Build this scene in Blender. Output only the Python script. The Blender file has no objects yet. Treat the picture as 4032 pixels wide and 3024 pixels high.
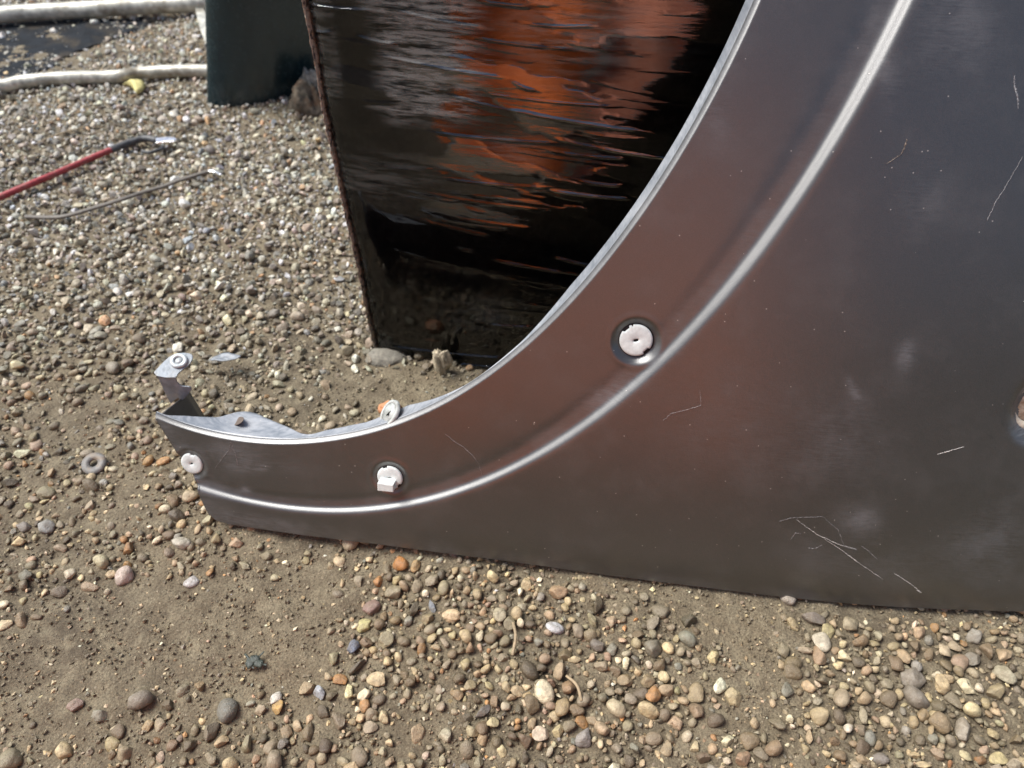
import bpy, bmesh, math, random
import numpy as np
from mathutils import Vector, Matrix
from mathutils.bvhtree import BVHTree

random.seed(7)
RNG = np.random.default_rng(11)
S = bpy.context.scene
COL = S.collection
R_ = math.radians

# ------------------------------------------------------------------ camera
CAM_H, PITCH, FPX = 0.50, 46.0, 2900.0
cam_d = bpy.data.cameras.new('camera'); cam = bpy.data.objects.new('camera', cam_d); COL.objects.link(cam)
cam.location = (0, 0, CAM_H); cam.rotation_euler = (R_(90 - PITCH), 0, 0)
cam_d.sensor_width = 36; cam_d.lens = FPX / 4032 * 36; cam_d.clip_start = 0.01; cam_d.clip_end = 500
cam_d.dof.use_dof = True; cam_d.dof.focus_distance = 0.47; cam_d.dof.aperture_fstop = 9.0
S.camera = cam

# ------------------------------------------------------------------ world, sun, exposure
SUN = Vector((-0.54, 0.14, 0.86)).normalized()          # direction towards the sun
W = bpy.data.worlds.new('World'); S.world = W; W.use_nodes = True
nt = W.node_tree; nt.nodes.clear()
sky = nt.nodes.new('ShaderNodeTexSky'); sky.sky_type = 'NISHITA'; sky.sun_disc = False
sky.sun_elevation = math.asin(SUN.z); sky.sun_rotation = math.atan2(SUN.x, SUN.y)
sky.air_density = 1.0; sky.dust_density = 3.0; sky.ozone_density = 1.0
bg = nt.nodes.new('ShaderNodeBackground'); bg.inputs['Strength'].default_value = 0.11
wo = nt.nodes.new('ShaderNodeOutputWorld')
nt.links.new(sky.outputs[0], bg.inputs[0]); nt.links.new(bg.outputs[0], wo.inputs[0])
sun_d = bpy.data.lights.new('sun', 'SUN'); sun_d.energy = 4.4; sun_d.angle = R_(34); sun_d.color = (1.0, 0.985, 0.95)
sun = bpy.data.objects.new('sun', sun_d); COL.objects.link(sun)
sun.rotation_euler = SUN.to_track_quat('Z', 'Y').to_euler()
S.view_settings.view_transform = 'Standard'; S.view_settings.look = 'None'
S.view_settings.gamma = 1; S.view_settings.exposure = 0.50; S.view_settings.use_curve_mapping = False
S.cycles.use_denoising = True

# ------------------------------------------------------------------ helpers
cp, sp = math.cos(R_(PITCH)), math.sin(R_(PITCH))
CAMP = np.array([0, 0, CAM_H])
def ray(px, py):
    u = (px - 2016) / FPX; v = (py - 1512) / FPX
    return np.array([u, cp - v * sp, -sp - v * cp])
def proj(P):
    P = np.asarray(P, float) - CAMP
    z = P[..., 1] * cp - P[..., 2] * sp
    u = P[..., 0] / z; v = (-P[..., 1] * sp - P[..., 2] * cp) / z
    return np.stack([2016 + FPX * u, 1512 + FPX * v], -1), z
def on_plane(px, py, p0, n):
    d = ray(px, py); n = np.asarray(n, float)
    return CAMP + d * (np.dot(np.asarray(p0) - CAMP, n) / np.dot(d, n))
def gnd(px, py, z=0.0):
    return on_plane(px, py, (0, 0, z), (0, 0, 1))

_PERM = RNG.random((256, 256))
def vnoise(x, y, seed=0):
    x = np.asarray(x, float) + seed * 17.31; y = np.asarray(y, float) + seed * 5.77
    xi = np.floor(x).astype(int); yi = np.floor(y).astype(int)
    fx = x - xi; fy = y - yi; fx = fx * fx * (3 - 2 * fx); fy = fy * fy * (3 - 2 * fy)
    g = lambda a, b: _PERM[a % 256, b % 256]
    return (g(xi, yi) * (1 - fx) + g(xi + 1, yi) * fx) * (1 - fy) + (g(xi, yi + 1) * (1 - fx) + g(xi + 1, yi + 1) * fx) * fy
def fbm(x, y, o=4, seed=0):
    s = 0; a = 0.5; t = 0
    for i in range(o):
        s = s + a * vnoise(x * 2 ** i, y * 2 ** i, seed + i * 3.1); t += a; a *= 0.5
    return s / t
def sstep(a, b, x):
    t = np.clip((x - a) / (b - a), 0, 1); return t * t * (3 - 2 * t)

def mesh_np(name, V, F, mat, parent=None, smooth=True, attrs=None, link=True):
    """F: (n,k) int array of equal-sided faces, or list of lists"""
    me = bpy.data.meshes.new(name)
    V = np.asarray(V, np.float32).reshape(-1, 3)
    if isinstance(F, np.ndarray):
        n, k = F.shape
        me.vertices.add(len(V)); me.vertices.foreach_set('co', V.ravel())
        me.loops.add(n * k); me.loops.foreach_set('vertex_index', F.astype(np.int32).ravel())
        me.polygons.add(n); me.polygons.foreach_set('loop_start', np.arange(0, n * k, k, dtype=np.int32))
        me.polygons.foreach_set('loop_total', np.full(n, k, np.int32))
        me.update(calc_edges=True)
    else:
        me.from_pydata(V.tolist(), [], F)
    me.polygons.foreach_set('use_smooth', smooth if isinstance(smooth, np.ndarray) else np.full(len(me.polygons), smooth))
    for an, (typ, arr) in (attrs or {}).items():
        a = me.attributes.new(an, typ, 'POINT')
        a.data.foreach_set('color' if typ == 'FLOAT_COLOR' else 'value', np.asarray(arr, np.float32).ravel())
    me.materials.append(mat)
    o = bpy.data.objects.new(name, me)
    if link: COL.objects.link(o)
    if parent: o.parent = parent
    return o
def grid_faces(nu, nv):
    i = np.arange(nu - 1)[:, None] * nv + np.arange(nv - 1)[None, :]
    i = i.ravel(); return np.stack([i, i + 1, i + nv + 1, i + nv], -1)
def tag(o, label=None, cat=None, group=None, kind=None):
    for k, v in (('label', label), ('category', cat), ('group', group), ('kind', kind)):
        if v: o[k] = v
    return o
def empty(name, loc=(0, 0, 0)):
    o = bpy.data.objects.new(name, None); COL.objects.link(o); o.location = loc; o.empty_display_size = 0.02
    return o
def keep_parent(o, p):
    o.parent = p; o.matrix_parent_inverse = Matrix.Translation(-Vector(p.location)); return o
def spline(pts, n, closed=False):
    pts = np.asarray(pts, float); out = []
    m = len(pts); ts = np.linspace(0, m - 1, n)
    for t in ts:
        i = min(int(t), m - 2); f = t - i
        p0 = pts[max(i - 1, 0)]; p1 = pts[i]; p2 = pts[i + 1]; p3 = pts[min(i + 2, m - 1)]
        out.append(0.5 * ((2 * p1) + (-p0 + p2) * f + (2 * p0 - 5 * p1 + 4 * p2 - p3) * f * f + (-p0 + 3 * p1 - 3 * p2 + p3) * f ** 3))
    return np.array(out)
def tube(name, pts, r, mat, parent=None, seg=12, flat=1.0, caps=True, wob=0.0):
    pts = np.asarray(pts, float); n = len(pts)
    rr = np.full(n, r) if np.isscalar(r) else np.asarray(r, float)
    T = np.gradient(pts, axis=0); T /= np.linalg.norm(T, axis=1)[:, None]
    up = np.array([0, 0, 1.0]); Sd = np.cross(T, up); Sd /= np.linalg.norm(Sd, axis=1)[:, None]; Up = np.cross(Sd, T)
    a = np.linspace(0, 2 * math.pi, seg, endpoint=False)
    V = pts[:, None] + rr[:, None, None] * (np.cos(a)[None, :, None] * Sd[:, None] + flat * np.sin(a)[None, :, None] * Up[:, None])
    if wob: V = V + wob * (fbm(V[..., 0] * 90, V[..., 1] * 90 + V[..., 2] * 90, 3)[..., None] - 0.5) * Up[:, None]
    V = V.reshape(-1, 3); F = []
    for i in range(n - 1):
        for j in range(seg):
            F.append([i * seg + j, i * seg + (j + 1) % seg, (i + 1) * seg + (j + 1) % seg, (i + 1) * seg + j])
    if caps: F += [list(range(seg))[::-1], [(n - 1) * seg + j for j in range(seg)]]
    return mesh_np(name, V, F, mat, parent)
def plate(name, pts, nrm, th, mat, parent=None, bevel=0.0003, holes=None):
    """a flat outline with real thickness"""
    bm = bmesh.new()
    vs = [bm.verts.new(p) for p in pts]
    f = bm.faces.new(vs)
    r = bmesh.ops.extrude_face_region(bm, geom=[f])
    nv = [g for g in r['geom'] if isinstance(g, bmesh.types.BMVert)]
    bmesh.ops.translate(bm, verts=nv, vec=Vector(nrm) * -th)
    bmesh.ops.triangulate(bm, faces=[q for q in bm.faces if len(q.verts) > 4])
    bmesh.ops.recalc_face_normals(bm, faces=bm.faces)
    me = bpy.data.meshes.new(name); bm.to_mesh(me); bm.free()
    me.materials.append(mat); o = bpy.data.objects.new(name, me); COL.objects.link(o)
    if bevel:
        b = o.modifiers.new('bevel', 'BEVEL'); b.width = bevel; b.segments = 2; b.limit_method = 'ANGLE'
    if parent: o.parent = parent
    return o

# ------------------------------------------------------------------ materials
class NT:
    def __init__(s, name):
        s.m = bpy.data.materials.new(name); s.m.use_nodes = True; s.t = s.m.node_tree
        s.b = s.t.nodes['Principled BSDF']; s.out = s.t.nodes['Material Output']
    def n(s, typ, **kw):
        x = s.t.nodes.new(typ)
        for k, v in kw.items():
            if k.startswith('_'): setattr(x, k[1:], v)
            else:
                kk = int(k[1:]) if k[0] == 'i' and k[1:].isdigit() else k.replace('__', ' ')
                x.inputs[kk].default_value = v
        return x
    def l(s, a, b): s.t.links.new(a, b)
    def coord(s, sc=(1, 1, 1), rot=(0, 0, 0), out='Object'):
        c = s.n('ShaderNodeTexCoord'); m = s.n('ShaderNodeMapping')
        m.inputs['Scale'].default_value = sc; m.inputs['Rotation'].default_value = rot
        s.l(c.outputs[out], m.inputs[0]); return m.outputs[0]
    def noise(s, vec, scale, detail=4, rough=0.5, out='Fac'):
        x = s.n('ShaderNodeTexNoise', Scale=scale, Detail=detail, Roughness=rough); s.l(vec, x.inputs['Vector']); return x.outputs[out]
    def ramp(s, fac, stops, interp='LINEAR'):
        x = s.n('ShaderNodeValToRGB'); cr = x.color_ramp; cr.interpolation = interp
        while len(cr.elements) > 1: cr.elements.remove(cr.elements[-1])
        for i, (p, c) in enumerate(stops):
            e = cr.elements[0] if i == 0 else cr.elements.new(p)
            e.position = p; e.color = (*c, 1) if len(c) == 3 else c
        s.l(fac, x.inputs[0]); return x.outputs[0]
    def mix(s, fac, a, b, blend='MIX'):
        x = s.n('ShaderNodeMix', _data_type='RGBA', _blend_type=blend)
        for sock, v in ((x.inputs[0], fac), (x.inputs[6], a), (x.inputs[7], b)):
            if isinstance(v, (int, float)): sock.default_value = v
            elif isinstance(v, tuple): sock.default_value = (*v, 1)
            else: s.l(v, sock)
        return x.outputs[2]
    def math(s, op, a, b=0.0, clamp=False):
        x = s.n('ShaderNodeMath', _operation=op, _use_clamp=clamp)
        for sock, v in ((x.inputs[0], a), (x.inputs[1], b)):
            if isinstance(v, (int, float)): sock.default_value = v
            else: s.l(v, sock)
        return x.outputs[0]
    def bump(s, h, dist, strength=1.0, prev=None):
        x = s.n('ShaderNodeBump', Strength=strength, Distance=dist); s.l(h, x.inputs['Height'])
        if prev is not None: s.l(prev, x.inputs['Normal'])
        return x.outputs[0]
def g(v): return (v, v, v)
def plain(name, col, rough=0.5, metal=0.0, nscale=120, var=0.35, bump=0.0003, spec=0.5, dirt=None):
    m = NT(name); v = m.coord()
    n1 = m.noise(v, nscale, 5, 0.6)
    c = m.mix(m.ramp(n1, [(0.35, g(0)), (0.65, g(1))]), tuple(x * (1 - var) for x in col), tuple(min(1, x * (1 + var * 0.6)) for x in col))
    if dirt:
        n2 = m.noise(v, nscale * 0.4, 6, 0.65)
        c = m.mix(m.ramp(n2, [(0.5, g(0)), (0.68, g(1))]), c, dirt)
    m.l(c, m.b.inputs['Base Color'])
    m.l(m.ramp(n1, [(0.3, g(max(0, rough - 0.08))), (0.7, g(min(1, rough + 0.1)))]), m.b.inputs['Roughness'])
    m.b.inputs['Metallic'].default_value = metal; m.b.inputs['Specular IOR Level'].default_value = spec
    m.l(m.bump(m.noise(v, nscale * 4, 3), bump), m.b.inputs['Normal'])
    return m.m

# soil
def mat_soil():
    m = NT('soil'); v = m.coord()
    big = m.noise(v, 7, 5, 0.6); mid = m.noise(v, 60, 6, 0.65); fine = m.noise(v, 650, 5, 0.75)
    c = m.mix(m.ramp(big, [(0.35, g(0)), (0.65, g(1))]), (0.180, 0.143, 0.088), (0.105, 0.082, 0.051))
    c = m.mix(m.ramp(mid, [(0.42, g(0)), (0.66, g(1))]), c, (0.235, 0.196, 0.126))
    c = m.mix(m.ramp(fine, [(0.36, g(0.75)), (0.52, g(0))]), c, (0.060, 0.045, 0.030))
    c = m.mix(m.ramp(fine, [(0.60, g(0)), (0.70, g(0.8))]), c, (0.46, 0.39, 0.29))
    m.l(c, m.b.inputs['Base Color']); m.b.inputs['Roughness'].default_value = 0.88
    b1 = m.bump(fine, 0.0016, 1.0); b2 = m.bump(m.noise(v, 190, 4, 0.6), 0.003, 0.9, b1)
    m.l(b2, m.b.inputs['Normal']); return m.m
def mat_stone(name, obj_color):
    m = NT(name)
    if obj_color: col = m.n('ShaderNodeObjectInfo').outputs['Color']
    else: col = m.n('ShaderNodeAttribute', _attribute_name='tint').outputs['Color']
    geo = m.n('ShaderNodeNewGeometry'); v = m.n('ShaderNodeMapping'); m.l(geo.outputs['Position'], v.inputs[0]); v = v.outputs[0]
    n1 = m.noise(v, 260, 5, 0.65); n2 = m.noise(v, 1100, 4, 0.7)
    c = m.mix(m.ramp(n1, [(0.38, g(0)), (0.60, g(0.85))]), col, m.mix(0.6, col, (0.14, 0.110, 0.07)))
    c = m.mix(m.ramp(n2, [(0.58, g(0)), (0.72, g(0.55))]), c, (0.46, 0.40, 0.31))
    c = m.mix(m.ramp(n2, [(0.30, g(0.6)), (0.42, g(0))]), c, (0.06, 0.045, 0.03))
    m.l(c, m.b.inputs['Base Color'])
    m.l(m.ramp(n1, [(0.3, g(0.26)), (0.7, g(0.55))]), m.b.inputs['Roughness'])
    m.l(m.bump(n2, 0.0007, 0.9, m.bump(n1, 0.0016, 0.8)), m.b.inputs['Normal'])
    return m.m
def mat_primer(name, dusty):
    """satin electro-coat on pressed steel, with dust, fine brushing and specks"""
    m = NT(name); v = m.coord()
    big = m.noise(v, 9, 4, 0.55); fine = m.noise(v, 2600, 2, 0.5)
    base = m.mix(m.ramp(big, [(0.3, g(0)), (0.7, g(1))]), *(((0.11, 0.13, 0.155), (0.19, 0.21, 0.235)) if dusty else ((0.0130, 0.0130, 0.0110), (0.0200, 0.0190, 0.0165))))  # dusty variant: sky light on the flange joins the dust in this colour
    base = m.mix(m.ramp(fine, [(0.3, g(0)), (0.8, g(0.35))]), base, (0.12, 0.115, 0.11))
    # dust film, heavier where the mesh carries dust
    at = m.n('ShaderNodeAttribute', _attribute_name='dust').outputs['Fac']
    cloud = m.noise(v, 26, 7, 0.68); streak = m.noise(m.coord((110, 110, 1500)), 1.0, 5, 0.7)
    dm = m.math('MULTIPLY', at, m.ramp(m.math('ADD', m.math('MULTIPLY', cloud, 0.45), m.math('MULTIPLY', streak, 0.55)), [(0.42, g(0)), (0.60, g(1))]))
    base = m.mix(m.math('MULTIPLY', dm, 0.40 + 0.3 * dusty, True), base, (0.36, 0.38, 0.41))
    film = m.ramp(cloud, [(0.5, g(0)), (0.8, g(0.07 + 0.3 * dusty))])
    base = m.mix(film, base, (0.26, 0.26, 0.26))
    # specks of grit
    vo = m.n('ShaderNodeTexVoronoi', Scale=330.0); m.l(v, vo.inputs['Vector'])
    pick = m.n('ShaderNodeSeparateColor'); m.l(vo.outputs['Color'], pick.inputs[0])
    sp_ = m.math('MULTIPLY', m.math('LESS_THAN', vo.outputs['Distance'], 0.13), m.math('GREATER_THAN', pick.outputs[0], 0.965))
    base = m.mix(m.math('MULTIPLY', sp_, 0.45), base, (0.60, 0.56, 0.50))
    vo2 = m.n('ShaderNodeTexVoronoi', Scale=120.0); m.l(v, vo2.inputs['Vector'])
    pk = m.n('ShaderNodeSeparateColor'); m.l(vo2.outputs['Color'], pk.inputs[0])
    s2 = m.math('MULTIPLY', m.math('LESS_THAN', vo2.outputs['Distance'], 0.045), m.math('GREATER_THAN', pk.outputs[1], 0.985))
    base = m.mix(m.math('MULTIPLY', s2, 0.6), base, (0.75, 0.70, 0.62))
    m.l(base, m.b.inputs['Base Color'])
    m.b.inputs['Metallic'].default_value = 0.0
    m.b.inputs['IOR'].default_value = 2.02
    m.l(m.math('ADD', m.ramp(cloud, [(0.3, g(0.31)), (0.75, g(0.39))]), m.math('MULTIPLY', dm, 0.25)), m.b.inputs['Roughness'])
    m.l(m.bump(fine, 0.00006, 0.9), m.b.inputs['Normal'])
    return m.m
def mat_film():
    m = NT('stretch_film'); v = m.coord((9, 9, 120)); vv = m.coord((26, 26, 420), (0, 0.06, 0))
    n1 = m.noise(v, 1.0, 5, 0.55); n2 = m.noise(vv, 1.0, 4, 0.6)
    amp = m.n('ShaderNodeAttribute', _attribute_name='slack').outputs['Fac']
    h = m.math('MULTIPLY', m.math('ADD', m.math('MULTIPLY', n1, 1.0), m.math('MULTIPLY', n2, 0.22)), amp)
    bmp = m.bump(h, 0.0008, 1.0)
    gl = m.n('ShaderNodeBsdfGlossy', Roughness=0.05); gl.inputs['Color'].default_value = (1, 1, 1, 1); m.l(bmp, gl.inputs['Normal'])
    tr = m.n('ShaderNodeBsdfTransparent'); tr.inputs['Color'].default_value = (0.86, 0.88, 0.9, 1)
    fr = m.n('ShaderNodeFresnel', IOR=1.85); m.l(bmp, fr.inputs['Normal']); m.l(m.math('ADD', m.math('MULTIPLY', amp, 0.62), 1.40), fr.inputs['IOR'])
    a = m.n('ShaderNodeMixShader'); m.l(m.math('ADD', fr.outputs[0], m.math('MULTIPLY', amp, 0.04)), a.inputs[0]); m.l(tr.outputs[0], a.inputs[1]); m.l(gl.outputs[0], a.inputs[2])
    milk = m.n('ShaderNodeAttribute', _attribute_name='milk').outputs['Fac']
    ms = m.math('MULTIPLY', milk, m.ramp(m.noise(m.coord((30, 30, 260), (0, 0.1, 0)), 1.0, 7, 0.72), [(0.44, g(0)), (0.58, g(0.85))]))
    di = m.n('ShaderNodeBsdfDiffuse'); di.inputs['Color'].default_value = (0.24, 0.245, 0.23, 1)
    b = m.n('ShaderNodeMixShader'); m.l(ms, b.inputs[0]); m.l(a.outputs[0], b.inputs[1]); m.l(di.outputs[0], b.inputs[2])
    m.l(b.outputs[0], m.out.inputs['Surface']); return m.m

M_soil = mat_soil(); M_peb = mat_stone('pebble_stone', True); M_grav = mat_stone('gravel_stone', False)
M_face = mat_primer('satin_primer', 0.0); M_fl = mat_primer('skylit_primer', 1.0)  # flange copy is paler and bluer, sky light put into its colour
M_film = mat_film()
M_blackgloss = plain('black_gloss_paint', (0.005, 0.005, 0.006), 0.25, bump=0.00001, var=0.2, spec=0.06)
M_blackpanel = plain('green_black_paint', (0.008, 0.022, 0.027), 0.22, bump=0.00001, var=0.2)
M_pipe = plain('weathered_aluminium', (0.50, 0.49, 0.42), 0.42, 0.2, 60, 0.45, 0.0004, dirt=(0.20, 0.17, 0.12))
M_clip = plain('white_nylon', (0.62, 0.665, 0.65), 0.42, 0, 300, 0.12, 0.0001)
M_dark = plain('hole_black', (0.008, 0.008, 0.009), 0.7)  # black for flat pieces that paint the shade of holes and recesses
M_zinc = plain('zinc_plate', (0.24, 0.27, 0.30), 0.50, 0.25, 150, 0.3, 0.0002, dirt=(0.30, 0.30, 0.28))
M_steel = plain('dull_steel', (0.17, 0.165, 0.155), 0.6, 0.1, 200, 0.35, 0.0003, dirt=(0.22, 0.17, 0.12))
M_bright = plain('tinned_metal', (0.80, 0.80, 0.80), 0.22, 0.9, 200, 0.1, 0.0002)
M_red = plain('red_rubber', (0.30, 0.035, 0.040), 0.50, 0, 160, 0.25, 0.0003, dirt=(0.25, 0.10, 0.08))
M_sleeve = plain('grey_sleeve', (0.060, 0.062, 0.064), 0.5, 0, 160, 0.3, 0.0004)
M_greywire = plain('grey_rubber', (0.13, 0.115, 0.095), 0.6, 0, 160, 0.3, 0.0004)
M_patch = plain('dark_patch', (0.016, 0.019, 0.023), 0.9, 0, 45, 0.5, 0.001, spec=0.15, dirt=(0.05, 0.042, 0.032))
M_leaf = plain('pale_leaf', (0.48, 0.41, 0.29), 0.7, 0, 300, 0.35, 0.0006)
M_yellow = plain('yellow_foam', (0.62, 0.55, 0.22), 0.7, 0, 250, 0.25, 0.0008)
M_blue = plain('grey_plastic', (0.20, 0.22, 0.24), 0.45, 0, 200, 0.3, 0.0003)
M_clod = plain('clod_earth', (0.17, 0.14, 0.10), 0.9, 0, 140, 0.7, 0.005, dirt=(0.16, 0.075, 0.035))
M_shred = plain('dark_shred', (0.035, 0.045, 0.035), 0.5, 0, 300, 0.4, 0.0005)
M_scr = plain('bare_scratch', (0.70, 0.68, 0.64), 0.5, 0.1, 900, 0.5, 0.0001)
M_scr2 = plain('tan_scratch', (0.20, 0.16, 0.12), 0.6, 0.0, 900, 0.4, 0.0001)
M_scr3 = plain('faint_scratch', (0.28, 0.28, 0.28), 0.5, 0.1, 900, 0.4, 0.0001)
M_straw = plain('dry_straw', (0.30, 0.23, 0.14), 0.7, 0, 300, 0.3, 0.0003)

# ------------------------------------------------------------------ fender shape
YAW, LEAN = R_(7.2), R_(22)
T = np.array([math.cos(YAW), -math.sin(YAW), 0]); A = np.array([math.sin(YAW), math.cos(YAW), 0])
U = math.cos(LEAN) * np.array([0, 0, 1.0]) + math.sin(LEAN) * A
N = -math.cos(LEAN) * A + math.sin(LEAN) * np.array([0, 0, 1.0])
P0 = np.array([0.091, 0.2815, 0.003])
REC = 0.0046
def bulge(a, b):
    bb = np.maximum(b, -0.004)
    return 0.010 * (1 - (a / 0.36) ** 2) - 0.20 * np.maximum(bb - 0.05, 0) ** 2 - 0.003 * np.maximum(0, (0.030 - bb) / 0.030) ** 2
def f3(a, b, w=0.0):
    a = np.asarray(a, float)[..., None]; b = np.asarray(b, float)[..., None]; w = np.asarray(w, float)[..., None] if np.ndim(w) else w
    return P0 + a * T + b * U + (bulge(a, b) + w) * N
def ab(px, py, off=0.0):
    w = 0.0
    for _ in range(8):
        p = on_plane(px, py, P0 + N * (w + off), N); a = np.dot(p - P0, T); b = np.dot(p - P0, U); w = float(bulge(a, b))
    return np.array([a, b])
def smoothcurve(pts, n, deg=7):
    pts = np.asarray(pts); d = np.r_[0, np.cumsum(np.linalg.norm(np.diff(pts, axis=0), axis=1))]; d /= d[-1]
    c = [np.polynomial.chebyshev.Chebyshev.fit(d, pts[:, k], deg) for k in (0, 1)]
    t = np.linspace(0, 1, n * 3); q = np.stack([c[0](t), c[1](t)], -1)
    L = np.r_[0, np.cumsum(np.linalg.norm(np.diff(q, axis=0), axis=1))]; L /= L[-1]
    u = np.linspace(0, 1, n); return np.stack([np.interp(u, L, q[:, 0]), np.interp(u, L, q[:, 1])], -1)
rim_px = [(616, 1645), (672, 1671), (740, 1692), (830, 1716), (960, 1742), (1090, 1751), (1230, 1748), (1400, 1722), (1560, 1672),
          (1700, 1622), (1800, 1570), (1900, 1508), (2060, 1376), (2176, 1266), (2300, 1136), (2410, 1016), (2500, 900), (2560, 805), (2650, 668),
          (2740, 515), (2830, 350), (2910, 195), (3000, 0), (3075, -180), (3150, -380)]
ridge_px = [(782, 1917), (860, 1940), (960, 1968), (1080, 1990), (1200, 2003), (1330, 2008), (1450, 2003), (1600, 1985), (1720, 1956),
            (1900, 1895), (2060, 1818), (2210, 1728), (2400, 1600), (2560, 1462), (2720, 1300), (2900, 1090), (3090, 850), (3230, 620), (3380, 370), (3480, 170), (3570, 0), (3650, -180), (3725, -380)]
out_px = [(828, 2030), (870, 2056), (1000, 2079), (1150, 2101), (1276, 2117), (1550, 2151), (1823, 2187), (2005, 2210), (2370, 2262), (2735, 2308), (3099, 2352),
          (3464, 2385), (3828, 2402), (4100, 2408), (4600, 2400)]
NT_ = 620
RECf = lambda px: np.interp(px, [1400, 3200], [REC, REC * 1.4])
rim = smoothcurve([ab(*p, -RECf(p[0])) for p in rim_px], NT_)
rid = smoothcurve([ab(*p, -REC / 2) for p in ridge_px], NT_, 6)
oc = np.array([ab(*p) for p in out_px]); br = oc[-1]
oc = np.vstack([spline(oc, 80), [br + (0.02, 0.06), br + (0.035, 0.14), br + (0.04, 0.24), br + (0.04, 0.34), br + (0.035, 0.42)], [rid[-1] + (0.13, 0.06)], [rid[-1] + (0.07, 0.01)]])
# the radial lines: where each one meets the outer edge
ocL = np.r_[0, np.cumsum(np.linalg.norm(np.diff(oc, axis=0), axis=1))]
def oc_at(px):      # arc length on the outline nearest a pixel
    q = ab(*px); return ocL[np.argmin(np.linalg.norm(oc - q, axis=1))]
anch_t = [0, 0.10, 0.22, 0.34, 0.46, 0.58, 0.70, 0.82, 0.92, 1.0]
Ltot = ocL[-1]; l1 = oc_at((4100, 2408))
anch_l = [0, oc_at((1150, 2101)), oc_at((1550, 2151)), oc_at((2200, 2238)), oc_at((3000, 2340)), l1 + 0.05, l1 + 0.22, l1 + 0.40, l1 + 0.56, Ltot]
tt = np.linspace(0, 1, NT_)
lo = np.interp(tt, anch_t, anch_l)
k = np.ones(41) / 41; lo_s = np.convolve(np.pad(lo, 20, mode='edge'), k, 'valid'); wgt = np.clip(np.minimum(tt, 1 - tt) / 0.05, 0, 1); lo = lo * (1 - wgt) + lo_s * wgt
out = np.stack([np.interp(lo, ocL, oc[:, 0]), np.interp(lo, ocL, oc[:, 1])], -1)
s1 = np.linspace(0, 1, 66); s2 = np.concatenate([np.linspace(0, 0.12, 26)[1:], np.linspace(0.12, 1, 96)[1:]])
s1 = np.concatenate([np.linspace(0, 0.06, 5), np.linspace(0.06, 0.82, 60)[1:], np.linspace(0.82, 1.0, 24)[1:]])
AB = np.concatenate([rim[:, None] * (1 - s1)[None, :, None] + rid[:, None] * s1[None, :, None],
                     rid[:, None] * (1 - s2)[None, :, None] + out[:, None] * s2[None, :, None]], 1)
dr = np.concatenate([-(1 - s1)[None] * np.linalg.norm(rid - rim, axis=1)[:, None], s2[None] * np.linalg.norm(out - rid, axis=1)[:, None]], 1)
wd = np.interp(tt, [0, 0.3, 0.6, 1], [0.0036, 0.0040, 0.0050, 0.0060])[:, None]
RECt = np.interp(tt, [0.05, 0.3, 0.9], [REC * .85, REC, REC * 1.45])[:, None]
woff = -RECt * 0.5 * (1 - np.tanh(dr / (wd * 0.56)))
woff = woff - 0.0006 * np.exp(-((dr + 2.4 * wd) / (1.1 * wd)) ** 2)
dust = 0.10 * np.exp(-((dr + 2.0 * wd) / (1.6 * wd)) ** 2)
Aa, Bb = AB[..., 0], AB[..., 1]
clips = [(ab(2505, 1347, -REC), 0.0108), (ab(1535, 1882, -REC), 0.0098), (ab(755, 1826, -REC), 0.0092)]
for (c, r) in clips:
    rr = np.hypot(Aa - c[0], Bb - c[1]); R1 = r * 1.55
    if r < 0.0100: R1 = r * 1.45
    dpt = 0.0034 if r > 0.010 else 0.0014
    woff = woff - dpt * (1 - sstep(r * 0.98, R1, rr)) + 0.0003 * np.exp(-((rr - R1 * 1.05) / 0.002) ** 2)
c4 = ab(4105, 1610); rr = np.hypot((Aa - c4[0]) / 0.75, (Bb - c4[1]) / 1.05)
woff = woff - 0.008 * (1 - sstep(0.012, 0.027, rr)); dust = dust + 1.0 * (1 - sstep(0.016, 0.028, rr))  # dust value here puts the lit inside of the bowl into colour
# shallow dents of the pressed sheet
woff = woff + 0.0007 * (fbm(Aa * 14, Bb * 14, 2, 3) - 0.5) * sstep(0.0, 0.03, np.abs(dr))
for (px, py, rx, ry, am, rot) in [(3565, 1400, .0045, .0085, .60, -.1), (3360, 1535, .0018, .010, .60, -.6), (3390, 2045, .012, .009, .50, 0), (3760, 100, .022, .03, .25, -.4),
                                  (3500, 330, .006, .02, .30, -.3), (3640, 760, .014, .02, .20, 0), (1000, 1850, .03, .006, .5, -.1), (900, 1790, .03, .007, .5, -.15),
                                  (2400, 1560, .02, .008, .35, -.6), (3300, 1750, .03, .03, .22, 0), (2850, 1700, .05, .05, .12, 0), (3900, 2150, .03, .03, .3, 0),
                                  (2780, 300, .01, .035, .3, -.4), (960, 1940, .004, .003, .9, 0), (1010, 2060, .03, .01, .5, 0), (3400, 2200, .05, .02, .2, 0)]:
    c = ab(px, py); da = Aa - c[0]; db = Bb - c[1]; ca, sa = math.cos(rot), math.sin(rot)
    dust = dust + am * np.exp(-(((da * ca - db * sa) / rx) ** 2 + ((da * sa + db * ca) / ry) ** 2))
dust = dust + 0.35 * sstep(0.05, 0.0, tt)[:, None] + 0.30 * (1 - sstep(0.0, 0.02, np.abs(dr - dr[:, -1:])))
P = f3(Aa, Bb, woff)
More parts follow.
